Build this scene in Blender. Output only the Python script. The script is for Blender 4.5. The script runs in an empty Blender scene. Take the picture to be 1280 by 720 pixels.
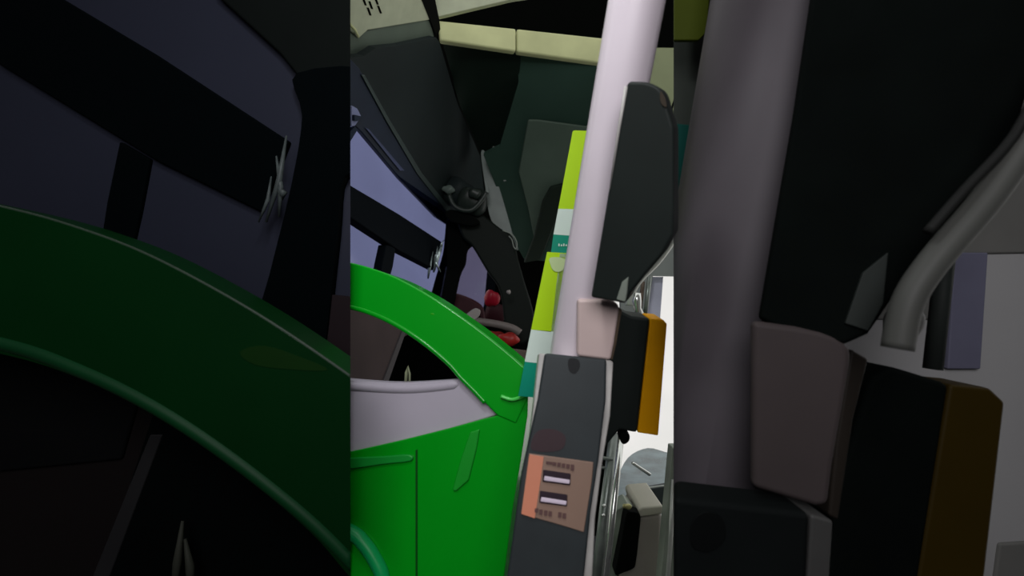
import bpy, bmesh, math, random
from mathutils import Vector, Matrix
random.seed(4)
SC = bpy.context.scene
COL = SC.collection
F = 623.0                                    # focal length in pixels of the 1280x720 frame
# ------------------------------------------------------------------ camera
def cam_pt(x, y, d): return Vector(((x-640)/F*d, (360-y)/F*d, -d))
UP = (cam_pt(796, 0, .50) - cam_pt(717, 440, .61)).normalized()      # the grab pole is plumb
FW = Vector((0, 0, -1)); FW = (FW - UP*FW.dot(UP)).normalized()
RT = FW.cross(UP).normalized()
RM = Matrix((RT, FW, UP))                                            # camera axes -> world
EYE = Vector((0, 0, 1.55))
cam = bpy.data.objects.new('camera', bpy.data.cameras.new('camera')); COL.objects.link(cam)
cam.data.sensor_width = 36; cam.data.lens = 36*F/1280; cam.data.clip_start = .01
cam.matrix_world = Matrix.Translation(EYE) @ RM.to_4x4()
SC.camera = cam
cam.data.dof.use_dof = True; cam.data.dof.focus_distance = 1.0; cam.data.dof.aperture_fstop = 5.2
# ------------------------------------------------------------------ world, lights, exposure
w = bpy.data.worlds.new('overcast_sky'); SC.world = w; w.use_nodes = True
nt = w.node_tree; nt.nodes.clear()
out = nt.nodes.new('ShaderNodeOutputWorld'); bg = nt.nodes.new('ShaderNodeBackground')
tc = nt.nodes.new('ShaderNodeTexCoord'); sp = nt.nodes.new('ShaderNodeSeparateXYZ'); cr = nt.nodes.new('ShaderNodeValToRGB')
nt.links.new(tc.outputs['Generated'], sp.inputs[0]); nt.links.new(sp.outputs['Z'], cr.inputs[0])
cr.color_ramp.elements[0].position = 0.0; cr.color_ramp.elements[0].color = (.80, .78, .76, 1)
cr.color_ramp.elements[1].position = .35; cr.color_ramp.elements[1].color = (1, 1, 1, 1)
nt.links.new(cr.outputs[0], bg.inputs[0]); bg.inputs[1].default_value = 1.15
nt.links.new(bg.outputs[0], out.inputs[0])
def area(name, loc, target, size, power, color=(1, 1, 1)):
    l = bpy.data.lights.new(name, 'AREA'); l.energy = power; l.size = size; l.color = color
    o = bpy.data.objects.new(name, l); COL.objects.link(o); o.location = loc
    o.rotation_euler = (Vector(target)-Vector(loc)).to_track_quat('-Z', 'Y').to_euler()
    return o
area('cabin_lamp', (-.15, -.55, 2.45), (0, 1.0, 1.4), .9, 17, (1, .97, 1))
area('rail_fill_light', (-.18, .40, 2.0), (-.3, .85, 1.4), .12, 2.2, (.97, 1, 1))  # added unseen fill light, brightens the left of the green rail
SC.view_settings.view_transform = 'Standard'; SC.view_settings.look = 'None'
SC.view_settings.gamma = 1; SC.view_settings.use_curve_mapping = False
SC.view_settings.exposure = 0.0

# ------------------------------------------------------------------ helpers
def W(v): return EYE + RM @ v
def P(x, y, d): return W(cam_pt(x, y, d))
def E(p): return (640+(p[0]-640)*3.168, 360+(p[1]-360)*3.168)        # the big bays at the sides repeat the middle's outlines
class Plane:
    """a flat surface through three (pixel, depth) points"""
    def __init__(s, a, b, c):
        M = Matrix([(a[0], a[1], 1), (b[0], b[1], 1), (c[0], c[1], 1)])
        s.k = M.inverted() @ Vector((1/a[2], 1/b[2], 1/c[2]))
    def d(s, x, y): return 1/(s.k[0]*x + s.k[1]*y + s.k[2])
    def pt(s, x, y, off=0):
        p = P(x, y, s.d(x, y)); return p + s.n()*off
    def n(s):
        q = [P(x, y, s.d(x, y)) for x, y in ((600, 300), (620, 300), (600, 320))]
        n = (q[1]-q[0]).cross(q[2]-q[0]).normalized()
        return n if n.dot(EYE-q[0]) > 0 else -n
def flat(d): return Plane((0, 0, d), (1000, 0, d), (0, 700, d))
def lin(c): c = c/255; return c/12.92 if c <= .04045 else ((c+.055)/1.055)**2.4
MATS = {}
def mat(name, rgb, rough=.5, spec=.3, metal=0, coat=0, var=.06, scale=14, emit=0, bump=0):
    if name in MATS: return MATS[name]
    m = bpy.data.materials.new(name); m.use_nodes = True; t = m.node_tree; b = t.nodes['Principled BSDF']
    c = [lin(v) for v in rgb]
    no = t.nodes.new('ShaderNodeTexNoise'); no.inputs['Scale'].default_value = scale; no.inputs['Detail'].default_value = 3
    tcn = t.nodes.new('ShaderNodeTexCoord'); t.links.new(tcn.outputs['Object'], no.inputs['Vector'])
    r = t.nodes.new('ShaderNodeValToRGB')
    r.color_ramp.elements[0].position = .3; r.color_ramp.elements[1].position = .7
    r.color_ramp.elements[0].color = [v*(1-var) for v in c]+[1]; r.color_ramp.elements[1].color = [min(1, v*(1+var)) for v in c]+[1]
    t.links.new(no.outputs[0], r.inputs[0]); t.links.new(r.outputs[0], b.inputs['Base Color'])
    b.inputs['Roughness'].default_value = rough; b.inputs['Specular IOR Level'].default_value = spec
    b.inputs['Metallic'].default_value = metal; b.inputs['Coat Weight'].default_value = coat; b.inputs['Coat Roughness'].default_value = .12
    if emit:
        t.links.new(r.outputs[0], b.inputs['Emission Color']); b.inputs['Emission Strength'].default_value = emit
    if bump:
        bp = t.nodes.new('ShaderNodeBump'); bp.inputs['Strength'].default_value = bump; bp.inputs['Distance'].default_value = .004
        t.links.new(no.outputs[0], bp.inputs['Height']); t.links.new(bp.outputs[0], b.inputs['Normal'])
    MATS[name] = m; return m
def glass(name, tint, gloss=.05):
    if name in MATS: return MATS[name]
    m = bpy.data.materials.new(name); m.use_nodes = True; t = m.node_tree; t.nodes.remove(t.nodes['Principled BSDF'])
    o = t.nodes['Material Output']; tr = t.nodes.new('ShaderNodeBsdfTransparent'); gl = t.nodes.new('ShaderNodeBsdfGlossy')
    # a pane has two faces: each passes the square root of the tint, clouded a little by grime
    no = t.nodes.new('ShaderNodeTexNoise'); no.inputs['Scale'].default_value = 3
    tcn = t.nodes.new('ShaderNodeTexCoord'); t.links.new(tcn.outputs['Object'], no.inputs['Vector'])
    r = t.nodes.new('ShaderNodeValToRGB')
    r.color_ramp.elements[0].position = .35; r.color_ramp.elements[1].position = .65
    r.color_ramp.elements[0].color = [lin(v)**.5*.95 for v in tint]+[1]; r.color_ramp.elements[1].color = [min(1, lin(v)**.5*1.03) for v in tint]+[1]
    t.links.new(no.outputs[0], r.inputs[0]); t.links.new(r.outputs[0], tr.inputs[0])
    gl.inputs['Roughness'].default_value = .08
    mx = t.nodes.new('ShaderNodeMixShader'); mx.inputs[0].default_value = gloss
    t.links.new(tr.outputs[0], mx.inputs[1]); t.links.new(gl.outputs[0], mx.inputs[2]); t.links.new(mx.outputs[0], o.inputs[0])
    MATS[name] = m; return m
def tag(o, label=None, cat=None, group=None, kind=None):
    for k, v in (('label', label), ('category', cat), ('group', group), ('kind', kind)):
        if v: o[k] = v
    return o
def empty(name, loc, label=None, cat=None, group=None, kind=None):
    o = bpy.data.objects.new(name, None); COL.objects.link(o); o.location = loc; o.empty_display_size = .05
    return tag(o, label, cat, group, kind)
def parent(o, par):
    if par is not None:
        o.parent = par
        M = Matrix.Translation(par.location)
        q = par.parent
        while q is not None: M = Matrix.Translation(q.location) @ M; q = q.parent
        o.matrix_parent_inverse = M.inverted() if par.type == 'EMPTY' else Matrix.Identity(4)
def clip(bm, side):
    """end the piece where its bay ends (the bay's upright edge)"""
    if not side: return
    X = 438 if side == 'L' else 842
    a, b = P(X, 0, 1)-EYE, P(X, 720, 1)-EYE
    n = a.cross(b).normalized()
    if n.dot(P(1280 if side == 'L' else 0, 360, 1)-EYE) < 0: n = -n
    r = bmesh.ops.bisect_plane(bm, geom=bm.verts[:]+bm.edges[:]+bm.faces[:], plane_co=EYE, plane_no=n, clear_outer=True)
    ed = [e for e in r['geom_cut'] if isinstance(e, bmesh.types.BMEdge)]
    if ed: bmesh.ops.contextual_create(bm, geom=ed) if len(ed) > 2 else None
def build(name, bm, m, par=None, side=None, bevel=0, seg=2, smooth=False, **tags):
    clip(bm, side)
    bmesh.ops.recalc_face_normals(bm, faces=bm.faces[:])
    me = bpy.data.meshes.new(name); bm.to_mesh(me); bm.free()
    me.materials.append(m)
    o = bpy.data.objects.new(name, me); COL.objects.link(o)
    if smooth:
        for p in me.polygons: p.use_smooth = True
    if bevel:
        md = o.modifiers.new('bevel', 'BEVEL'); md.width = bevel; md.segments = seg; md.limit_method = 'ANGLE'; md.angle_limit = .6
        for p in me.polygons: p.use_smooth = True
        wn = o.modifiers.new('wn', 'WEIGHTED_NORMAL')
    parent(o, par)
    return tag(o, **tags)
def slab(name, m, pts, pl, t=.01, par=None, side=None, off=0, bevel=0, seg=2, **tags):
    if isinstance(pl, (int, float)): pl = flat(pl)
    bm = bmesh.new(); n = pl.n()
    A = [pl.pt(x, y, off) for x, y in pts]
    f = [bm.verts.new(p) for p in A]; b = [bm.verts.new(p-n*t) for p in A]
    bm.faces.new(f); bm.faces.new(b[::-1])
    for i in range(len(f)):
        j = (i+1) % len(f); bm.faces.new((f[i], f[j], b[j], b[i]))
    return build(name, bm, m, par, side, bevel, seg, **tags)
def tube(name, m, path, r, par=None, side=None, seg=20, **tags):
    """path of world points, r one radius or a list"""
    bm = bmesh.new(); R = r if isinstance(r, (list, tuple)) else [r]*len(path); rings = []
    t0 = (path[1]-path[0]).normalized(); u = t0.orthogonal().normalized()
    for i, p in enumerate(path):
        t = (path[min(i+1, len(path)-1)]-path[max(i-1, 0)]).normalized()
        u = (u - t*u.dot(t)).normalized(); v = t.cross(u)
        rings.append([bm.verts.new(p+(u*math.cos(a)+v*math.sin(a))*R[i]) for a in [2*math.pi*k/seg for k in range(seg)]])
    for i in range(len(rings)-1):
        for k in range(seg):
            bm.faces.new((rings[i][k], rings[i][(k+1) % seg], rings[i+1][(k+1) % seg], rings[i+1][k]))
    bm.faces.new(rings[0][::-1]); bm.faces.new(rings[-1])
    return build(name, bm, m, par, side, smooth=True, **tags)
def cr_spline(pts, n=6, closed=False):
    out = []; N = len(pts)
    for i in range(N if closed else N-1):
        g = lambda k: pts[k % N] if closed else pts[max(0, min(N-1, k))]
        a, b, c, d = g(i-1), g(i), g(i+1), g(i+2)
        for j in range(n):
            t = j/n
            out.append(tuple(.5*(2*b[q]+(c[q]-a[q])*t+(2*a[q]-5*b[q]+4*c[q]-d[q])*t*t+(3*b[q]-a[q]-3*c[q]+d[q])*t**3) for q in range(len(b))))
    if not closed: out.append(tuple(pts[-1]))
    return out
def blob(name, m, c, rad, par=None, side=None, scale=(1, 1, 1), rough=.12, **tags):
    bm = bmesh.new(); bmesh.ops.create_icosphere(bm, subdivisions=3, radius=rad)
    for v in bm.verts:
        q = v.co.normalized(); k = 1+rough*math.sin(5*q.x+3*q.y*q.z+c.x*40)
        v.co = Vector((v.co.x*scale[0]*k, v.co.y*scale[1]*k, v.co.z*scale[2]*k)) + c
    return build(name, bm, m, par, side, smooth=True, **tags)
def box(name, m, lo, hi, par=None, **tags):
    bm = bmesh.new(); bmesh.ops.create_cube(bm, size=1)
    for v in bm.verts: v.co = Vector([lo[i]+(v.co[i]+.5)*(hi[i]-lo[i]) for i in range(3)])
    return build(name, bm, m, par, **tags)

# ------------------------------------------------------------------ materials
cream = mat('cream_plastic', (172, 178, 152), .55, .2, scale=30)
cream2 = mat('yellowish_cream_plastic', (192, 196, 146), .5, .2, var=.1, scale=10)
lipgrey = mat('sage_grey_plastic', (92, 104, 92), .6, .2)
black = mat('black_plastic', (8, 10, 9), .8, .04)
void = mat('black_lining', (4, 5, 4), .95, .02)
panelA = mat('charcoal_green_panel', (28, 36, 36), .6, .15, var=.15, scale=5)
navy = mat('navy_frame', (26, 36, 52), .5, .2, var=.2)
panelB = mat('near_black_green_panel', (17, 30, 23), .7, .1)
panelC = mat('dark_sage_panel', (48, 70, 60), .6, .12, var=.1, scale=4)
panelD = mat('sage_panel', (86, 102, 90), .6, .15, var=.12, scale=4)
paleedge = mat('pale_sage_edge', (92, 104, 98), .4, .3, var=.2)
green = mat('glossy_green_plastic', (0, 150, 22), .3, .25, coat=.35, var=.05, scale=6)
greyfab = mat('lavender_grey_plastic', (172, 166, 178), .5, .3, var=.03)
teal = mat('teal_plastic', (10, 152, 82), .35, .3)
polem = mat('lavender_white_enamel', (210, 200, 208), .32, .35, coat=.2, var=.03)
char = mat('charcoal_plastic', (44, 50, 52), .5, .25, var=.12, scale=18)
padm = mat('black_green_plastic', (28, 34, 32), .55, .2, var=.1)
copper = mat('copper_brown_plate', (134, 110, 96), .35, .4, var=.18, scale=9)
peach = mat('peach_plate', (208, 134, 106), .4, .3, var=.06)
slotm = mat('dark_slot', (42, 30, 40), .5, .2)
tongue = mat('pale_contact_tongue', (214, 200, 216), .3, .4)
ink = mat('faded_brown_ink', (96, 72, 70), .6, .1)
edgem = mat('pale_grey_trim', (168, 166, 162), .35, .4, var=.18, scale=30)
creambox = mat('warm_white_plastic', (200, 180, 176), .4, .3, var=.05)
bronze = mat('bronze_edge', (98, 84, 70), .35, .4, metal=.3)
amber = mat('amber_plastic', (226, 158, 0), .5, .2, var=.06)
lime = mat('yellow_green_print', (172, 214, 8), .5, .2, var=.04)
white = mat('white_print', (206, 222, 212), .5, .2, var=.03)
tealp = mat('teal_print', (0, 138, 112), .5, .2)
chrome = mat('polished_metal', (205, 208, 202), .18, .5, metal=.8, var=.1, scale=40)
steel = mat('brushed_grey_metal', (130, 138, 132), .35, .4, metal=.5, var=.25, scale=25)
machine = mat('warm_grey_casing', (138, 134, 124), .5, .3, var=.08)
reflection = mat('blue_grey_reflection', (92, 112, 116), .25, .5, metal=.3, var=.45, scale=16)
red = mat('crimson_lens', (150, 20, 40), .4, .3); red2 = mat('brick_red_lens', (160, 40, 34), .4, .3)
brown = mat('dim_brown_panel', (62, 52, 52), .7, .1, var=.2, scale=4)
glassL = glass('lavender_dimmed_glass', (108, 114, 152))  # tint stands in for the dim lavender light outside
glassL2 = glass('dusky_dimmed_glass', (88, 86, 112))  # darker tint, likewise for the dim light outside
glassC = glass('clear_glass', (250, 252, 250), .03)

# ------------------------------------------------------------------ room shell behind and round the viewer
shell = mat('cabin_lining', (96, 98, 100), .8, .1)
floorm = mat('cabin_floor', (52, 54, 56), .8, .1)
box('floor', floorm, (-2.4, -2.6, -.05), (2.4, 2.0, 0), kind='structure')
box('ceiling', shell, (-2.4, -2.6, 2.75), (2.4, .95, 2.8), kind='structure')
box('wall_back', shell, (-2.4, -2.65, 0), (2.4, -2.6, 2.75), kind='structure')
box('wall_left', shell, (-2.45, -2.6, 0), (-2.4, .6, 2.75), kind='structure')
box('wall_right', shell, (2.4, -2.6, 0), (2.45, .6, 2.75), kind='structure')

# ------------------------------------------------------------------ far front of the cabin
slab('wall_front', void, [(540, -60), (900, -60), (900, 235), (800, 300), (762, 370), (762, 900), (430, 900), (430, 476), (560, 476), (566, 396),
     (600, 396), (612, 360), (612, 300), (560, 200)], Plane((545, 25, 2.5), (842, 57, 2.5), (640, 480, 2.7)), .03, kind='structure')
PT = Plane((438, 30, 1.1), (545, 28, 1.42), (500, 0, 1.22))
sp_ = empty('speaker_panel', P(480, 20, 1.25), 'cream overhead panel with slanted speaker slots in the upper left corner', 'panel')
slab('panel', cream, [(380, -60), (505, -60), (526, -5), (538, 25), (460, 38), (449, 48), (438, 38), (380, 20)], PT, .02, sp_, bevel=.003)
slab('lower_lip', lipgrey, [(436, 38), (449, 48), (456, 40), (524, 25), (539, 26), (545, 47), (500, 57), (470, 60), (455, 70), (436, 73), (410, 72)], PT, .02, sp_, off=-.004, bevel=.003, label='sage grey lip along the lower edge')
for (x, y) in ((455, 2), (463, 6.5), (470, 1), (461, 14.5), (474, 12), (478, -10), (448, -10), (468, -9)):
    slab('speaker_slot', void, [(x-2.8, y-5), (x-.6, y-5), (x+3, y+4.5), (x+.8, y+4.5)], PT, .003, sp_, off=.0015)
tube('corner_clip', cream2, [PT.pt(436, 30, .004), PT.pt(441, 36, .006), PT.pt(446, 45, .004)], .003, sp_)
PF = Plane((545, 25, 1.45), (842, 57, 1.6), (645, 64, 1.5))
slab('ceiling_panel', cream, [(532, -40), (780, -40), (780, -22), (640, 0), (547, 22)], PF, .02, off=.005, bevel=.002,
     label='cream overhead panel tapering above the black recess', cat='panel')
slab('trim_1', cream2, [(546, 25), (645, 35.5), (645, 64), (550, 50)], PF, .03, bevel=.006, kind='structure')
slab('trim_2', cream2, [(646.2, 35.6), (760, 48), (760, 80), (646.2, 64.2)], PF, .03, bevel=.006, kind='structure')
slab('trim_3', mat('greenish_cream_plastic', (140, 148, 112), .55, .2), [(800, 56), (900, 57), (900, 270), (800, 270)], PF, .03, off=-.02, kind='structure')
tube('cable', black, [P(836, 152, 1.59), P(838, 140, 1.585), P(843, 126, 1.58), P(850, 112, 1.58)], .0035,
     label='short black cable curling beside the top of the black pad', cat='cable')
PB = Plane((438, 72, 1.1), (545, 48, 1.42), (570, 265, 2.15))
slab('trim_4', panelA, [(430, 73), (455, 70), (470, 60), (500, 57), (545, 47), (549, 52), (572, 130), (600, 195), (606, 245), (585, 275), (560, 280), (520, 232), (430, 110)], PB, .02, kind='structure')
slab('trim_5', black, [(525, -60), (545, -60), (543, 0), (548, 24), (551, 50), (575, 130), (602, 196), (596, 200), (569, 133), (546, 62), (543, 40), (527, 0), (515, -30)], PT, .01, off=.003, kind='structure')
slab('trim_6', navy, [(430, 66), (447, 84), (480, 150), (520, 215), (566, 268), (560, 282), (545, 272), (500, 225), (450, 165), (430, 146)], PB, .02, off=.006, bevel=.004, kind='structure')
slab('trim_7', mat('slate_edge', (52, 64, 62), .4, .3), [(447, 92), (451, 92), (484, 150), (524, 215), (562, 262), (556, 264), (518, 216), (480, 152)], PB, .004, off=.011, bevel=.0015, kind='structure')
slab('trim_8', mat('slate_blue_edge', (64, 72, 104), .4, .3), [(452, 158), (457, 160), (502, 212), (496, 212)], PB, .004, off=.011, bevel=.0015, kind='structure')
slab('trim_9', panelB, [(549, 50), (645, 64), (651, 68), (648, 105), (622, 188), (603, 196), (575, 132)], Plane((549, 50, 1.55), (651, 68, 1.55), (620, 190, 2.0)), .02, kind='structure')
PC = Plane((651, 68, 1.56), (760, 80, 1.56), (650, 320, 2.3))
slab('trim_10', panelC, [(645, 62), (790, 84), (790, 300), (700, 330), (655, 326), (640, 300), (618, 230), (604, 196), (624, 186), (648, 105)], PC, .02, off=-.01, kind='structure')
slab('trim_11', panelD, [(660, 150), (672, 150), (790, 166), (790, 205), (720, 230), (690, 238), (668, 300), (660, 260), (648, 215)], PC, .01, off=.002, bevel=.006, kind='structure')
slab('trim_12', mat('dark_olive_strip', (34, 44, 36), .6, .12), [(688, 232), (712, 226), (700, 262), (676, 322), (655, 326), (668, 292), (678, 250)], PC, .02, off=.016, bevel=.006, kind='structure')
PG = flat(2.0)
slab('trim_13', paleedge, cr_spline([(601, 192), (607, 190), (618, 215), (632, 260), (642, 296), (648, 312), (640, 308), (618, 282), (610, 262), (606, 232)], 4, True), PG, .02, bevel=.004, kind='structure')
slab('trim_14', mat('sage_bead', (70, 84, 76), .4, .3), [(616, 186), (619, 185), (633, 228), (630, 229)], PG, .01, off=.03, kind='structure')

# A pillar, side window and its frames
PW = Plane((438, 200, 1.15), (575, 290, 2.1), (438, 450, 1.15))
wl = empty('window_1', PW.pt(500, 300), kind='structure')
slab('pane', glassL, [(400, 100), (458, 140), (570, 258), (574, 300), (556, 400), (400, 480)], PW, .006, wl, off=-.03)
slab('window_beam', mat('blue_black_frame', (6, 11, 16), .7, .04), [(400, 205), (438, 231), (500, 268), (552, 302), (545, 338), (500, 314), (438, 272), (400, 244)], PW, .03, wl, bevel=.004)
slab('window_mullion', mat('blue_black_frame', (8, 14, 20)), [(485, 306), (497, 309), (493, 334), (488, 352), (476, 352), (480, 330)], PW, .025, wl, off=-.004, bevel=.003)
slab('window_stop', navy, [(400, 144), (438, 144), (438, 166), (446, 158), (449, 162), (438, 180), (400, 210)], PW, .02, wl, off=-.004)
lt = empty('window_latch', PW.pt(440, 148), 'small pale pointed latch at the top corner of the left window', 'latch')
slab('latch_plate', mat('pale_lavender_metal', (120, 126, 160), .4, .4), [(434, 132), (441, 136), (446, 146), (438, 158), (434, 158)], PW, .006, lt, off=.012, bevel=.002)
slab('latch_keeper', navy, [(434, 144), (443, 146), (438, 152), (434, 151)], PW, .006, lt, off=.018)
slab('window_2', glassL2, [(560, 290), (620, 290), (620, 400), (556, 400)], 2.6, .006, kind='structure')
PP = flat(2.02)
pil = slab('pillar', black, cr_spline([(560, 275), (585, 276), (596, 300), (584, 312), (581, 330), (574, 346), (566, 385), (562, 412), (530, 412), (542, 355), (553, 318), (556, 292)], 4, True), PP, .05, bevel=.008,
     label='black upright pillar between the two left windows', cat='pillar')
dp = slab('diagonal_pillar', mat('soot_plastic', (18, 24, 20), .6, .12), cr_spline([(572, 272), (590, 262), (606, 270), (625, 285), (641, 296), (648, 325), (655, 350), (668, 400), (655, 430), (634, 420), (625, 365), (608, 338), (590, 308), (578, 296)], 4, True), flat(1.96), .05, bevel=.01,
     label='soot black diagonal windscreen pillar with a thin wire loop on its edge', cat='pillar')
slab('window_frame', mat('blue_black_frame', (8, 14, 20)), [(609, 338), (620, 338), (618, 372), (610, 392), (604, 392), (607, 360)], 2.5, .03,
     label='thin dark blue frame between the diagonal pillar and the far window', cat='frame')
tube('wire_loop', mat('pale_wire', (120, 128, 118), .3, .5), [P(*q, 1.9) for q in cr_spline([(628, 288), (640, 293), (646, 303), (645, 311), (642, 308), (640, 300), (636, 295)], 4)], .0022, dp)
hd = empty('visor_bracket', P(580, 248, 1.95), 'dark clustered visor bracket at the head of the left pillar', 'bracket')
blob('mount', panelA, P(571, 240, 1.95), .055, hd, scale=(1.3, .6, 1))
blob('knuckle', mat('bracket_grey', (38, 46, 42), .4, .3), P(590, 252, 1.93), .05, hd, scale=(1.2, .6, 1.1))
blob('cap', paleedge, P(561, 237, 1.9), .02, hd, scale=(1.3, .6, .8))
blob('cap', mat('bracket_grey', (38, 46, 42)), P(594, 242, 1.88), .026, hd, scale=(1, .6, .8))
tube('bracket_rod', mat('bracket_grey', (38, 46, 42)), [P(*q, 1.88) for q in cr_spline([(561, 243), (566, 255), (576, 262), (590, 262), (602, 250), (608, 240)], 4)], .009, hd)
slab('bracket_foot', black, cr_spline([(556, 266), (566, 262), (590, 270), (600, 278), (586, 282), (564, 276)], 3, True), 1.9, .03, hd, bevel=.004)
slab('edge_chip', paleedge, [(605, 224), (608, 226), (611, 240), (608, 242)], 1.9, .006, hd, bevel=.001)
gl = empty('chrome_glint', P(547, 322, 1.75), 'silvery folds shaping a chrome glint at the end of the window beam', 'glint')
glint = mat('silver_glint', (170, 186, 186), .25, .6, metal=.5, var=.4, scale=60)  # made-up silvery folds put a chrome glint into shape
for k, (a, b, r) in enumerate((((553, 306), (542, 340), .009), ((547, 308), (548, 338), .005), ((541, 312), (535, 348), .007), ((552, 312), (541, 328), .0045), ((544, 318), (551, 340), .004), ((549, 310), (555, 300), .003))):
    m_ = ((a[0]+b[0])/2+random.uniform(-3, 3), (a[1]+b[1])/2)
    tube('glint_fold', glint, [P(*a, 1.75), P(*m_, 1.72), P(*b, 1.75)], [r*.3, r, r*.4], gl, seg=6)

slab('lower_wall', void, [(440, 395), (600, 395), (600, 500), (440, 500)], 2.15, .03, kind='structure')
# things seen low down through the windscreen
slab('maroon_board', mat('dark_maroon_panel', (52, 22, 28), .6, .2, var=.25), cr_spline([(560, 368), (585, 372), (604, 386), (600, 410), (560, 400)], 4, True), 2.2, .05, bevel=.01,
     label='dark maroon panel behind the green rail', cat='panel')
blob('red_lamp', red, P(614, 373, 2.1), .034, scale=(1, .6, 1.05), label='round crimson lamp left of the diagonal pillar foot', cat='lamp')
blob('lamp_housing', mat('dark_maroon_panel', (52, 22, 28)), P(618, 392, 2.15), .045, scale=(1, .5, 1.1), label='dim maroon housing below the round crimson lamp', cat='housing')
blob('red_lamp', red2, P(637, 424, 1.9), .034, scale=(1.25, .6, .75), label='flat brick red lamp under the grey wiper arm', cat='lamp')
blob('red_lamp', red2, P(620, 420, 2.0), .028, scale=(1.4, .6, .7), label='small dull red lamp tucked left of the flat brick red lamp', cat='lamp')
wp = empty('wiper_arm', P(590, 395, 1.9), 'grey wiper arm with a pale knuckle lying above the red lamps', 'wiper')
wpm = mat('wiper_grey', (104, 96, 92), .5, .3)
tube('arm', wpm, [P(*q, 1.85) for q in cr_spline([(590, 400), (600, 402), (620, 405), (640, 410), (650, 416)], 4)], [.014]*17, wp)
slab('knuckle', mat('wiper_pale', (146, 140, 136), .5, .3), cr_spline([(580, 396), (592, 386), (600, 388), (598, 396), (590, 402), (582, 402)], 4, True), 1.83, .02, wp, bevel=.004)
q0 = P(650, 440, 1.9)
db = empty('dashboard', Vector((q0.x, q0.y, 0)), 'black dashboard with a taupe ledge behind the end of the green rail', 'dashboard')
box('dash_body', void, (q0.x-.22, q0.y-.02, 0), (q0.x+.3, q0.y+.3, q0.z-.02), db)
slab('dash_ledge', mat('taupe_ledge', (98, 84, 76), .6, .2), [(636, 436), (665, 440), (665, 468), (650, 458)], 1.8, .03, db, bevel=.003)
blob('rivet', mat('wiper_pale', (146, 140, 136)), P(636, 365, 1.85), .008, dp)
PLp = Plane((438, 385, 1.08), (520, 410, 1.5), (438, 480, 1.08))
lp = slab('lower_panel', brown, [(400, 330), (440, 372), (520, 412), (500, 424), (476, 490), (400, 490)], PLp, .02,
     label='dim brown panel seen under the arch of the green rail', cat='panel')
slab('edge_strip', mat('dusky_edge', (58, 54, 56), .5, .3), [(502, 412), (506, 414), (482, 482), (475, 482)], PLp, .01, lp, off=.004)
# ------------------------------------------------------------------ green seat surround
PK = Plane((438, 400, .80), (660, 470, .74), (520, 700, .74))
arch_up = [(380, 316), (438, 328), (470, 337), (500, 349), (540, 371), (580, 398), (615, 424), (645, 449), (664, 466)]
arch_lo = [(622, 520), (608, 506), (592, 490), (576, 474), (560, 456), (530, 431), (500, 411), (470, 396), (438, 386), (380, 376)]
cons = empty('cab_partition', PK.pt(540, 700), 'glossy green cab partition with an arched top rail and grey infill panel', 'partition')
slab('arch_rail', green, cr_spline(arch_up, 6)+[(662, 480), (659, 500), (645, 530)]+cr_spline(arch_lo, 6), PK, .075, cons, bevel=.011, seg=5)
up_edge = cr_spline([(300, 318), (438, 386), (470, 396), (500, 411), (530, 431), (560, 456), (576, 474), (592, 490), (608, 506), (620, 518)], 6)
slab('infill_panel', greyfab, cr_spline([(380, 470), (438, 476), (500, 479), (578, 474)], 4)+cr_spline([(590, 488), (606, 504), (623, 519)], 4)+[(600, 526), (560, 538), (500, 553), (438, 567), (380, 580)], PK, .03, cons, off=-.012, bevel=.009, seg=4, label='lavender grey pointed infill panel')
tube('highlight_lip', greyfab, [PK.pt(*q, -.016) for q in cr_spline([(380, 479), (438, 484), (500, 487), (545, 484), (572, 480)], 5)], [.0082]*19+[.006, .003], cons, seg=14)  # added tube shapes the highlight along the infill's top edge
tube('rail_highlight', green, [PK.pt(*q, -.002) for q in cr_spline([(380, 374), (438, 384), (470, 394), (500, 409), (530, 429), (560, 454), (576, 472), (592, 488), (606, 503)], 6)], .0042, cons, seg=10)  # added tube shapes the bright line on the rail's lower edge
slab('body_panel', green, cr_spline([(380, 578), (438, 565), (500, 551), (560, 536), (600, 525), (624, 518), (645, 500), (660, 492)], 4)+[(659, 520), (650, 580), (640, 640), (630, 720), (602, 900), (380, 900)], PK, .06, cons, off=-.002, bevel=.004, seg=3)
slab('panel_groove', mat('deep_green_groove', (0, 70, 10), .6, .2), [(519, 563), (521.5, 562), (521.5, 900), (519, 900)], PK, .004, cons, off=-.0012)
tube('seam_highlight', mat('highlight_green', (70, 200, 80), .25, .5), [PK.pt(*q, .004) for q in cr_spline([(627, 495), (640, 499), (652, 496), (661, 492)], 5)], .0028, cons, seg=8)  # lighter green paints the highlight along the seam
slab('upper_ledge', mat('soft_green_plastic', (20, 146, 50), .35, .4), cr_spline([(380, 576), (438, 572), (480, 570), (512, 568), (514, 576), (480, 580), (438, 586), (380, 590)], 3, True), PK, .006, cons, off=.003, bevel=.002)
slab('reflection_rib', mat('reflection_green', (22, 152, 40), .35, .4), [(588, 540), (600, 536), (596, 560), (586, 600), (570, 614), (566, 612), (576, 575)], PK, .005, cons, off=.0025, bevel=.002, seg=3)  # lighter raised piece paints a soft reflection on the body
tube('teal_strap', teal, [PK.pt(*q, .002) for q in cr_spline([(380, 640), (438, 664), (455, 678), (470, 700), (480, 725), (485, 780)], 5)], .011, cons, seg=12)
highlightm = mat('pale_olive', (126, 132, 104), .5, .3)
tube('highlight_fork', highlightm, [P(507, 480, .81), P(508, 466, .81), P(510, 458, .81), P(512, 467, .81), P(512, 480, .81)], [.0022, .0026, .002, .0018, .0018], cons, seg=8)  # pale fork added in place of a small bottle-like highlight
blob('orange_reflector', mat('olive_spot', (40, 150, 8), .4, .3), PK.pt(543, 392, -.007), .009, cons, scale=(1.5, .8, .6), rough=0)

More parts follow.
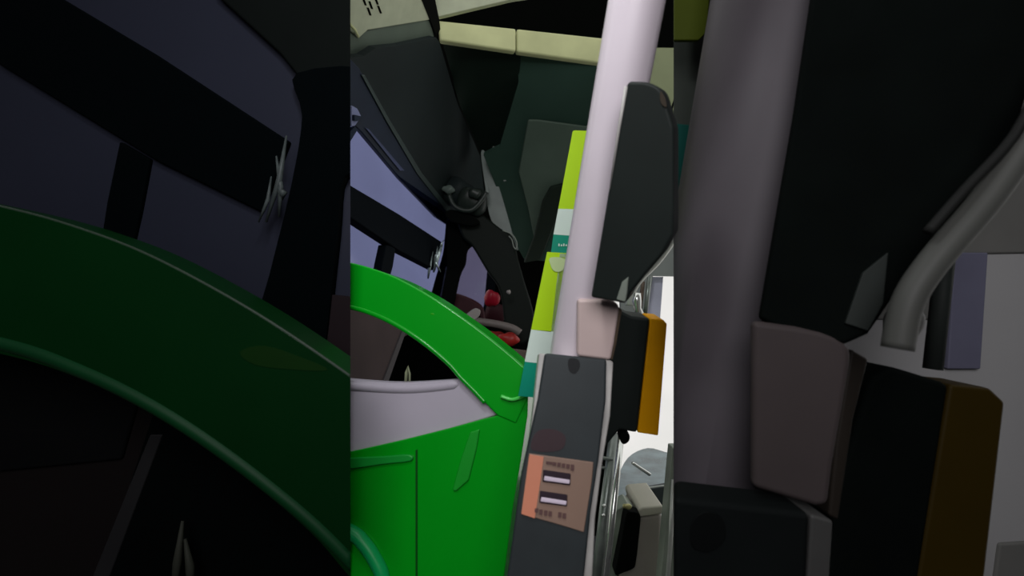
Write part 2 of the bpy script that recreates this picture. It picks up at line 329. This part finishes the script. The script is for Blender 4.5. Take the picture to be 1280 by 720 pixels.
# ------------------------------------------------------------------ pole, pad, charger, sign boards
A0, A1 = P(796, 0, .50), P(717, 440, .61)
ax = (A0-A1).normalized()
top = A1+ax*((2.72-A1.z)/ax.z); bot = A1-ax*((A1.z-.0)/ax.z)
gp = tube('grab_pole', polem, [bot, A1, A0, top], .0283, seg=48, label='lavender white grab pole rising from behind the charger box to the ceiling', cat='pole')
def pad_shape(): return cr_spline([(788, 101.5), (810, 103), (826, 112), (833, 130), (838, 146), (842, 160)], 5)+[(842.3, 200), (842.3, 262), (842, 292), (828, 318), (805, 345), (788, 366), (781, 380), (760, 376), (738, 372), (760, 240)]
PPd = Plane((783, 104, .46), (738, 372, .528), (842, 200, .458))
pad = empty('pole_pad', A1+ax*.15, 'black green moulded pad fixed to the upper lavender white pole', 'pad')
slab('pad_body', padm, [(783, 104)]+pad_shape(), PPd, .03, pad, bevel=.003, seg=3)
tube('highlight_bead', edgem, [PPd.pt(782.5, 108, .0), PPd.pt(773, 165, .0), PPd.pt(762, 238, .0)], [.0018, .0014, .0006], pad, seg=8, label='thin pale highlight painted down the left edge')  # pale tube paints the highlight line on the pad's left bevel
slab('end_clip', mat('sage_clip', (128, 136, 126), .4, .4), [(771, 374), (778, 352), (786, 346), (784, 366), (782, 377)], PPd, .004, pad, off=.002, bevel=.001)
slab('reflection_patch', mat('tan_reflection', (54, 46, 36), .5, .3), cr_spline([(826, 114), (832, 124), (833, 134), (826, 128)], 3, True), PPd, .002, pad, off=.001)  # brown tint paints a faint reflection on the pad

PU = Plane((680, 440, .56), (762, 449, .56), (680, 720, .515))
ch = empty('usb_charger', PU.pt(700, 600, -.02), 'charcoal two-slot USB charging box with pale edges on the lavender white pole', 'charger')
slab('housing', edgem, [(674, 441), (765, 450), (768, 453), (764, 520), (754, 580), (745, 650), (738, 800), (620, 800), (640, 700), (660, 570), (668, 500)], PU, .022, ch, off=-.004, bevel=.004, seg=4, label='pale grey edge trim')
slab('face_plate', char, [(681, 441.5), (758, 449), (757, 500), (748, 575), (738, 640), (722, 800), (627, 800), (634, 720), (652, 590), (672, 500)], PU, .01, ch, off=.003, bevel=.003, seg=3)
cp = slab('port_plate', copper, [(661, 566), (741, 577), (739, 600), (729, 664), (700, 655), (651, 641)], PU, .004, ch, off=.005, bevel=.001, label='copper brown plate carrying the two slots')
slab('peach_band', peach, [(661.5, 567), (679, 570), (675, 600), (668, 646), (651.5, 640.5)], PU, .003, cp, off=.0062, label='peach left band')
for (x, y) in ((694.5, 595), (690.5, 621)):
    f = slab('usb_slot', slotm, [(x-16, y-9), (x+18, y-4), (x+17.5, y+10.5), (x-17, y+6)], PU, .003, cp, off=.0066, bevel=.0008)
    slab('contact_tongue', tongue, [(x-14.5, y-1.5), (x+17, y+3.5), (x+16, y+8.5), (x-15.5, y+4)], PU, .003, f, off=.008, bevel=.0008)
# the worn lettering over and under the slots: only smudged strokes can be made out
for (x, y, s) in ((684, 577, 3), (688, 577.5, 3), (692.5, 578.5, 4), (698, 579.5, 5), (703.5, 580.5, 5), (709, 581.5, 5), (714.5, 583, 7),
                  (670, 636, 5), (675.5, 638, 6), (681.5, 639, 6), (687, 640, 6), (699, 641.5, 6), (704.5, 642.5, 6)):
    slab('worn_letter', ink, [(x-1.8, y-s*.5), (x+2.2, y-s*.5+.4), (x+1.7, y+s*.5+.4), (x-2.3, y+s*.5)], PU, .001, cp, off=.0068)
slab('screw_recess', mat('soft_black', (26, 28, 30), .6, .2), cr_spline([(710, 450), (717, 448), (723, 451), (724, 459), (718, 467), (711, 463)], 4, True), PU, .002, ch, off=.0038)
slab('reddish_patch', mat('plum_tint', (58, 44, 48), .5, .2), cr_spline([(670, 540), (690, 536), (706, 545), (700, 562), (665, 562)], 4, True), PU, .001, ch, off=.0036)  # reddish tint on the face above the port plate
PM = Plane((738, 372, .555), (773, 380, .555), (735, 445, .562))
mb = slab('clamp_box', creambox, [(722, 374), (762, 375)]+cr_spline([(768, 377), (773.5, 382), (774, 390)], 3)+[(768, 430), (764, 451), (722, 446)], PM, .035, bevel=.004, seg=3,
     label='warm white rounded clamp box between the black pad and the charger', cat='box')
slab('box_edge', bronze, [(773, 384), (779, 388), (772, 430), (767, 452), (763, 450), (769, 420)], PM, .03, mb, off=-.006, bevel=.001)

def sign(name, pl, parts, t, par_label, base):
    r = empty(name, base, par_label, 'sign', 'printed sign boards behind the pole')
    for n, m, pts in parts: slab(n, m, pts, pl, t, r)
    return r
PS1 = flat(.80); PS2 = flat(.72)
s1 = sign('sign_board', PS1, (('yellow_green_field', lime, [(716, 164), (718, 163), (750, 164), (738, 262), (698, 261)]), ('white_field', white, [(698, 261), (738, 262), (735, 296), (692, 293)]),
     ('teal_field', tealp, [(692, 293), (735, 296), (732, 330), (687, 330)])), .006, 'upper slim sign board, yellow green over white over teal', PS1.pt(705, 330))
for k in range(5):
    x = 698+k*3
    slab('worn_letter', white, [(x, 304.5+(k % 2)), (x+1.6, 304.8+(k % 2)), (x+1.3, 308), (x-.2, 307.6)], PS1, .001, s1, off=.0015)
s2 = sign('sign_board', PS2, (('yellow_green_field', lime, [(684, 315), (720, 317), (700, 415), (664, 412)]), ('white_field', white, [(664, 412), (689, 415), (700, 317), (722, 318), (712, 460), (656, 452)]),
     ('teal_field', tealp, [(656, 452), (712, 458), (706, 500), (648, 495)])), .006, 'lower sign board with a rounded white logo patch, teal foot meeting the green rail', PS2.pt(690, 490))
slab('logo_patch', mat('pale_lime_print', (186, 206, 150), .5, .2), cr_spline([(688, 322), (706, 324), (703, 338), (693, 339), (688, 331)], 4, True), PS2, .001, s2, off=.0016)

# ------------------------------------------------------------------ right hand side: window, box with amber edge, rails, machine
wr = empty('window_3', P(800, 450, 1.6), kind='structure')
slab('pane', glassC, [(735, 330), (870, 330), (870, 760), (735, 760)], 1.7, .006, wr)
slab('window_blind', mat('pale_lavender_blind', (214, 216, 236), .5, .2), [(816, 346), (829, 346), (825, 400), (808, 400)], 1.6, .01, wr)
slab('upper_panel', mat('mid_grey_panel', (140, 146, 142), .5, .3), [(775, 250), (870, 250), (870, 346), (816, 345), (808, 400), (776, 400)], 1.55, .02,
     label='mid grey panel in the gap right of the black pad', cat='panel')
bp = empty('bent_rail', P(795, 365, 1.0), 'pale bent metal rail running down from the black pad to the chrome knob', 'rail')
tube('pale_tube', mat('pale_metal', (176, 180, 172), .3, .5, metal=.3, var=.15), [P(*q, 1.0) for q in cr_spline([(862, 262), (840, 300), (822, 325), (800, 348), (789, 366), (787, 382)], 5)], .0085, bp)
tube('grey_tube', steel, [P(*q, .98) for q in cr_spline([(850, 270), (836, 297), (815, 325), (800, 338), (790, 345)], 5)], .004, bp)
tube('upright', steel, [P(812, 345, 1.02), P(806, 398, 1.02)], .0045, bp)
tube('upright', bronze, [P(804, 352, 1.02), P(799, 396, 1.02)], .004, bp)
tube('chrome_knob', chrome, [P(797, 366, .97), P(796, 376, .97), P(797, 386, .97), P(800, 393, .97)], [.006, .009, .007, .008], bp)
PA2 = Plane((778, 393, .72), (833, 402, .72), (796, 540, .74))
ab = empty('amber_edged_box', PA2.pt(795, 530, -.02), 'black box with an amber right edge beside the charger', 'box')
slab('box_body', padm, [(768, 384), (780, 390), (790, 395), (813, 398), (797, 542), (775, 538), (745, 575), (738, 560)], PA2, .05, ab, bevel=.005)
slab('amber_strip', amber, [(813, 398), (829, 399.5), (834, 405), (823, 545), (797, 541)], PA2, .05, ab, bevel=.002, label='amber edge strip')
slab('foot_knob', black, cr_spline([(776, 542), (786, 542), (787, 551), (780, 556), (775, 550)], 4, True), PA2, .02, ab, bevel=.002)
rl = empty('metal_rail', P(765, 640, .8), 'pair of parallel metal rails leaning right of the charger', 'rail')
tube('rail_tube', chrome, [P(777, 540, .85), P(766, 640, .8), P(753, 760, .76)], .0055, rl)
tube('rail_tube', steel, [P(768, 540, .88), P(755, 640, .84), P(741, 760, .8)], .0085, rl)
tube('cross_bar', steel, [P(740, 571, .86), P(766, 574, .86)], .003, rl)
tube('cross_bar', steel, [P(738, 583, .86), P(766, 586, .86)], .002, rl)
for (x, y) in ((755, 632), (754, 644)): blob('rivet', chrome, P(x, y, .82), .003, rl, rough=0)
hs = empty('black_hose', P(748, 620, .9), 'black hose in the narrow gap between charger and metal rails', 'hose')
tube('hose_run', black, [P(*q, .95) for q in cr_spline([(760, 588), (752, 600), (748, 625), (747, 650), (742, 665)], 5)], .016, hs)
tube('hose_end', black, [P(758, 515, .95), P(757, 540, .95), P(748, 562, .95)], [.016, .013, .004], hs)
slab('reflection_plate', reflection, cr_spline([(770, 600), (785, 572), (810, 560), (838, 566), (860, 560)], 4)+[(860, 655), (768, 655)], Plane((780, 600, 1.45), (840, 600, 1.45), (800, 650, 1.2)), .02,  # made-up plate, bluish reflections put into its colour
     label='made-up blue grey plate of painted reflections behind the grey machine', cat='reflection')
slab('highlight_strip', chrome, [(789, 580), (792, 578), (815, 593), (812, 596)], 1.2, .008, bevel=.002, label='short painted highlight strip on the blue grey plate', cat='bar')  # bright strips here and below are added as highlights
slab('highlight_strip', chrome, [(812, 631), (816, 630), (822, 636), (820, 639)], 1.1, .008, bevel=.002, label='tiny painted highlight strip on top of the grey machine', cat='bar')
slab('dark_tray', mat('dark_slate', (52, 60, 60), .4, .3, var=.3), [(797, 614), (840, 606), (840, 634), (826, 640), (806, 632)], 1.15, .02, bevel=.003, label='dark slate tray between the thin cable and the grey machine', cat='tray')
tube('thin_cable', mat('pale_cable', (184, 190, 184), .4, .3), [P(*q, 1.1) for q in cr_spline([(785, 628), (789, 618), (797, 612), (815, 609), (838, 606), (856, 602)], 5)], .0018,
     label='thin pale cable arching over the grey machine', cat='cable')
mc = empty('grey_machine', P(805, 700, 1.0), 'warm grey machine with a black front panel below the thin cable', 'machine')
slab('casing', machine, [(798, 645), (829, 641), (824, 800), (780, 800), (775, 722)], 1.0, .12, mc, bevel=.01)
slab('casing_lid', mat('pale_casing', (170, 168, 152), .4, .4), [(798, 637), (803, 634), (829, 632), (829, 643), (799, 647)], .99, .12, mc, bevel=.004)
slab('side_frame', mat('sage_frame', (128, 138, 124), .4, .4, var=.2), [(772, 640), (786, 632), (796, 640), (786, 650), (774, 718), (768, 800), (752, 800), (762, 700)], 1.0, .05, mc, off=-.01, bevel=.003)
slab('front_panel', black, cr_spline([(783, 643), (790, 640), (798, 642), (801, 648), (798, 680), (795, 704), (792, 711), (780, 716), (769, 719), (772, 700), (778, 670)], 3, True), .98, .03, mc, bevel=.004)
blob('brass_cap', mat('brass_tint', (168, 164, 110), .3, .5, metal=.4), P(784, 633, .98), .007, mc, scale=(1.3, .7, .8))
tube('side_line', mat('dark_slate2', (40, 46, 42), .5, .2), [P(832, 620, .98), P(829, 660, .98), P(822, 760, .98)], .004, mc)
ur = empty('upright_frame', P(840, 660, .9), 'pale sage upright frame right of the grey machine', 'frame')
slab('frame_face', mat('sage_frame', (128, 138, 124)), [(841, 560), (870, 560), (870, 800), (818, 800), (828, 700)], .92, .03, ur, bevel=.002)
tube('frame_bead', mat('pale_metal', (176, 180, 172)), [P(842, 600, .9), P(838, 680, .9), P(829, 800, .9)], .004, ur)

# ------------------------------------------------------------------ left bay: added enlarged copy of window and rail, dimness put into the colours
def EE(pts): return [E(p) for p in pts]
Lp = mat('dimmed_window_pane', (31, 33, 43), .3, .12, var=.08, scale=3)
Lk = mat('dimmed_black_frame', (1, 3, 4), .85, .02)
bw = empty('window_4', P(200, 200, .76), kind='structure')
slab('pane', Lp, [(-260, -220), (470, -220), (470, 420), (-260, 420)], .76, .01, bw, 'L')
slab('window_beam', Lk, EE([(400, 205), (438, 231), (500, 268), (552, 302), (541, 330), (500, 310), (438, 272), (400, 244)]), .75, .02, bw, 'L', bevel=.003)
slab('window_mullion', Lk, EE([(485, 302), (497, 309), (493, 330), (488, 352), (476, 352), (480, 326)]), .752, .015, bw, 'L', bevel=.003)
slab('head_frame', mat('bay_dark_green_black', (7, 10, 9), .8, .04), EE([(500, 200), (524, 245), (548, 267), (556, 277), (566, 284), (580, 284), (600, 200)]), .745, .03, bw, 'L', bevel=.004)
slab('side_post', Lk, EE(cr_spline([(555, 275), (590, 276), (588, 312), (574, 316), (571, 340), (566, 385), (562, 412), (530, 412), (544, 355), (553, 318), (557, 292)], 4, True)), .742, .03, bw, 'L', bevel=.004)
slab('lower_pane_edge', mat('bay_maroon_black', (20, 12, 15), .6, .1), EE([(563, 362), (600, 366), (600, 430), (562, 412)]), .748, .01, bw, 'L')
lf = empty('dimmed_glint', P(345, 260, .7), 'added dimmed copy of the glint at the end of the big window beam', 'glint')
glint2 = mat('dimmed_glint', (50, 56, 56), .5, .2, var=.4, scale=60)
for (a, b, r) in (((551, 300), (543, 334), .0045), ((547, 308), (548, 332), .004), ((545, 316), (540, 334), .003), ((548, 320), (549, 325), .006)):
    a, b = E(a), E(b); m_ = ((a[0]+b[0])/2+4, (a[1]+b[1])/2)
    tube('glint_fold', glint2, [P(*a, .73), P(*m_, .722), P(*b, .73)], [r*.3, r, r*.4], lf, 'L', seg=8)
lb = empty('wall_front_left', P(200, 600, .75), kind='structure')
slab('lower_wall', mat('bay_umber_wall', (17, 14, 14), .8, .06, var=.15, scale=3), [(-260, 380), (470, 380), (470, 1000), (-260, 1000)], .765, .02, lb, 'L')
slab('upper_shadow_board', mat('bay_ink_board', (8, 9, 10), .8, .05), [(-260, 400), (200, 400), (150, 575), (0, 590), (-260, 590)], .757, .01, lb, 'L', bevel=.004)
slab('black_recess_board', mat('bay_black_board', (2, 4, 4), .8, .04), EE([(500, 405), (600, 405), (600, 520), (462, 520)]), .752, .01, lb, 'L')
slab('slanted_edge', mat('bay_grey_edge', (30, 30, 31), .6, .1), EE([(497, 418), (502, 418), (478, 482), (471, 482)]), .75, .012, lb, 'L', bevel=.002)
lg = empty('dimmed_prongs', P(226, 690, .7), 'added dimmed copy of the pale fork highlight at the bottom of the left bay', 'dimmed_fork')
for q in (((507, 478), (508, 468), (510, 452)), ((513, 478), (513, 470), (511, 459))):
    tube('dimmed_fork', mat('dimmed_olive_grey', (44, 46, 40), .6, .1), [P(*E(p), .72) for p in q], [.005, .006, .002], lg, 'L', seg=8)
PLr = Plane((0, 300, .60), (438, 560, .60), (0, 720, .60))
brl = slab('dimmed_rail_copy', mat('dimmed_green_plastic', (2, 33, 9), .4, .08, coat=.05, var=.12, scale=5), EE(cr_spline(arch_up, 8)+[(664, 500), (640, 530)]+cr_spline(arch_lo, 8)), PLr, .07, None, 'L', bevel=.012, seg=5,  # the rail's green darkened in the colour to look dim
     label='added enlarged dimmed copy of the green rail sweeping down across the left of the picture', cat='rail')
low = [(380, 372), (438, 382), (470, 393), (500, 408), (530, 428), (560, 452), (580, 472)]
tube('dimmed_highlight_bead', mat('dimmed_highlight_green', (5, 46, 21), .5, .12), [PLr.pt(*E(q), -.004) for q in cr_spline(low, 8)], .009, brl, 'L', seg=14)
tube('dimmed_upper_bead', mat('dimmed_grey_green', (34, 46, 36), .5, .2), [PLr.pt(*E(q), -.003) for q in cr_spline(arch_up[:7], 8)], .0022, brl, 'L', seg=8)
slab('dimmed_olive_patch', mat('dimmed_olive', (8, 36, 5), .5, .1), cr_spline([(300, 440), (330, 432), (375, 446), (410, 462), (370, 462), (320, 456)], 4, True), PLr, .001, brl, 'L', off=.0006)

# ------------------------------------------------------------------ right bay: added enlarged copies of pole, pad, boxes; dimming painted in their colours
rb = empty('wall_front_right', P(1100, 400, .8), kind='structure')
slab('bay_wall', mat('bay_mid_grey_wall', (150, 150, 150), .7, .1, var=.05, scale=3), [(800, -220), (1560, -220), (1560, 1000), (800, 1000)], .80, .02, rb, 'R')
slab('upper_tone_panel', mat('bay_dark_grey_panel', (98, 98, 95), .7, .1), [(1170, 130), (1560, 40), (1560, 312), (1200, 318), (1170, 400), (1080, 400)], .795, .012, rb, 'R', bevel=.004)
slab('lavender_strip', mat('bay_slate_lavender', (96, 96, 114), .6, .1), EE([(815, 346), (828, 346), (825, 392), (812, 392)]), .79, .01, rb, 'R', bevel=.002)
slab('wall_corner_panel', mat('bay_dark_grey_panel', (98, 98, 95)), [(1250, 680), (1560, 660), (1560, 900), (1220, 900)], .795, .01, rb, 'R', bevel=.004)
slab('narrow_edge_panel', mat('bay_sage_black', (50, 54, 50), .7, .1), [(820, -220), (930, -220), (900, 330), (820, 330)], .77, .01, rb, 'R')
sgn = empty('dimmed_sign_board', P(860, 100, .7), 'added dimmed copy of the sign board edge left of the thick pole', 'sign')
slab('dimmed_sign_field', mat('dimmed_yellow_green', (52, 60, 6), .6, .1), [(820, -220), (905, -220), (884, 40), (874, 50), (820, 50)], .70, .008, sgn, 'R', bevel=.002)
slab('teal_field', mat('dimmed_teal', (4, 54, 48), .6, .1), [(820, 152), (868, 156), (856, 235), (820, 235)], .70, .008, sgn, 'R', bevel=.002)
pm2 = mat('dimmed_pole_enamel', (68, 64, 68), .5, .12, var=.05)  # the pole's enamel darkened in the colour to look dim
tk = tube('dimmed_pole_copy', pm2, [P(*E(p), .62) for p in ((764, 180), (752, 246), (733, 350), (724, 400), (706, 500))], [.102, .1005, .096, .094, .090], None, 'R', seg=64,
     label='added enlarged dimmed copy of the pole at the left of the right hand bay', cat='pole')
PR = Plane((950, 400, .475), (1010, 0, .49), (1280, 400, .425))
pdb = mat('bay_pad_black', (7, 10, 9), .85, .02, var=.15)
rp = empty('dimmed_pad_copy', P(1100, 200, .5), 'added enlarged dimmed copy of the pad against the thick pole', 'pad')
slab('pad_body', pdb, EE([(765, 200), (758.5, 246), (752, 290), (738, 372), (748, 377), (758, 382), (772, 382), (781, 378), (792, 362), (815, 340), (828, 318), (840, 296), (848, 270), (850, 190)]), PR, .014, rp, 'R', bevel=.004)  # body of the added dimmed pad copy
slab('dimmed_pad_fold', mat('dimmed_fold_grey', (24, 25, 24), .6, .1), EE([(824, 313), (828, 311), (845, 292), (845, 300), (832, 314)]), PR, .006, rp, 'R', off=.004, bevel=.002)
slab('end_clip', mat('dimmed_clip_grey', (34, 38, 36), .6, .1), EE([(771, 374), (778, 354), (788, 346), (786, 366), (780, 377)]), PR, .005, rp, 'R', off=.003, bevel=.001)
rr = empty('dimmed_bent_rail_copy', P(1150, 300, .52), 'added dimmed copy of the bent rail descending from the large pad', 'rail')
tube('rail_tube', mat('dimmed_rail_grey', (66, 67, 64), .5, .15), [P(*E(p), .405) for p in cr_spline([(862, 264), (845, 298), (828, 324), (806, 350), (796, 366), (792, 384)], 5)], .0115, rr, 'R')
tube('dimmed_inner_tube', mat('dimmed_fold_grey', (24, 25, 24)), [P(*E(p), .40) for p in cr_spline([(850, 276), (838, 300), (818, 322), (804, 338)], 5)], .004, rr, 'R')
tube('upright', mat('dimmed_clip_grey', (34, 38, 36)), [P(*E(p), .6) for p in ((812, 338), (806, 392))], .010, rr, 'R')
blob('knuckle', mat('dimmed_knuckle_grey', (84, 84, 82), .4, .2), P(*E((794, 374)), .535), .017, rr, 'R', scale=(1.2, .6, 1.2))
slab('dimmed_clamp_box_copy', mat('dimmed_clamp_box_white', (56, 50, 50), .6, .12, var=.06), EE([(735, 373), (752, 375), (762, 377)]+cr_spline([(768, 379), (773.5, 384), (774, 390)], 3)+[(767, 430), (765, 446), (760, 446.5), (735, 439)]), Plane((950, 400, .47), (950, 600, .47), (1060, 400, .455)), .014, None, 'R', bevel=.006, seg=4,
     label='added enlarged dimmed copy of the clamp box below the large pad', cat='box')
slab('dimmed_clamp_edge', mat('dimmed_bronze_edge', (32, 28, 24), .5, .15), EE([(774, 384), (781, 388), (775, 412), (769, 452), (765, 450), (768, 420)]), .49, .03, None, 'R', bevel=.003,
     label='added dimmed copy of the bronze edge beside the wide clamp box', cat='strip')
PRa = flat(.52)
ra = empty('dimmed_amber_box', P(1150, 600, .52), 'added enlarged dimmed copy of the amber edged box in the right hand bay', 'box')
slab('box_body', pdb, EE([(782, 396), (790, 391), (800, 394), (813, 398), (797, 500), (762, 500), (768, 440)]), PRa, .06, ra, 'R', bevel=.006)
slab('dimmed_amber_strip', mat('dimmed_amber', (39, 29, 0), .6, .1, var=.06), EE([(813, 398), (829, 399.5), (835, 405), (824, 500), (796, 500)]), PRa, .06, ra, 'R', bevel=.004)
rc = empty('dimmed_charger_copy', P(930, 680, .45), 'added enlarged dimmed copy of the charger top at the lower left of the right bay', 'charger')
slab('dimmed_head_face', mat('dimmed_charger_black', (13, 16, 16), .7, .05, var=.1), EE([(690, 441), (758, 449), (756, 500), (690, 500)]), .45, .05, rc, 'R', bevel=.006)
slab('dimmed_head_edge', mat('dimmed_edge_grey', (58, 58, 57), .5, .15), EE([(758, 449.5), (767, 452), (764, 500), (755, 500)]), .452, .05, rc, 'R', bevel=.003)
slab('screw_recess', mat('dimmed_recess', (8, 10, 10), .7, .05), EE(cr_spline([(711, 452), (717, 448), (723, 451), (724, 459), (718, 464), (711, 462)], 4, True)), .45, .003, rc, 'R', off=.001, bevel=.001)
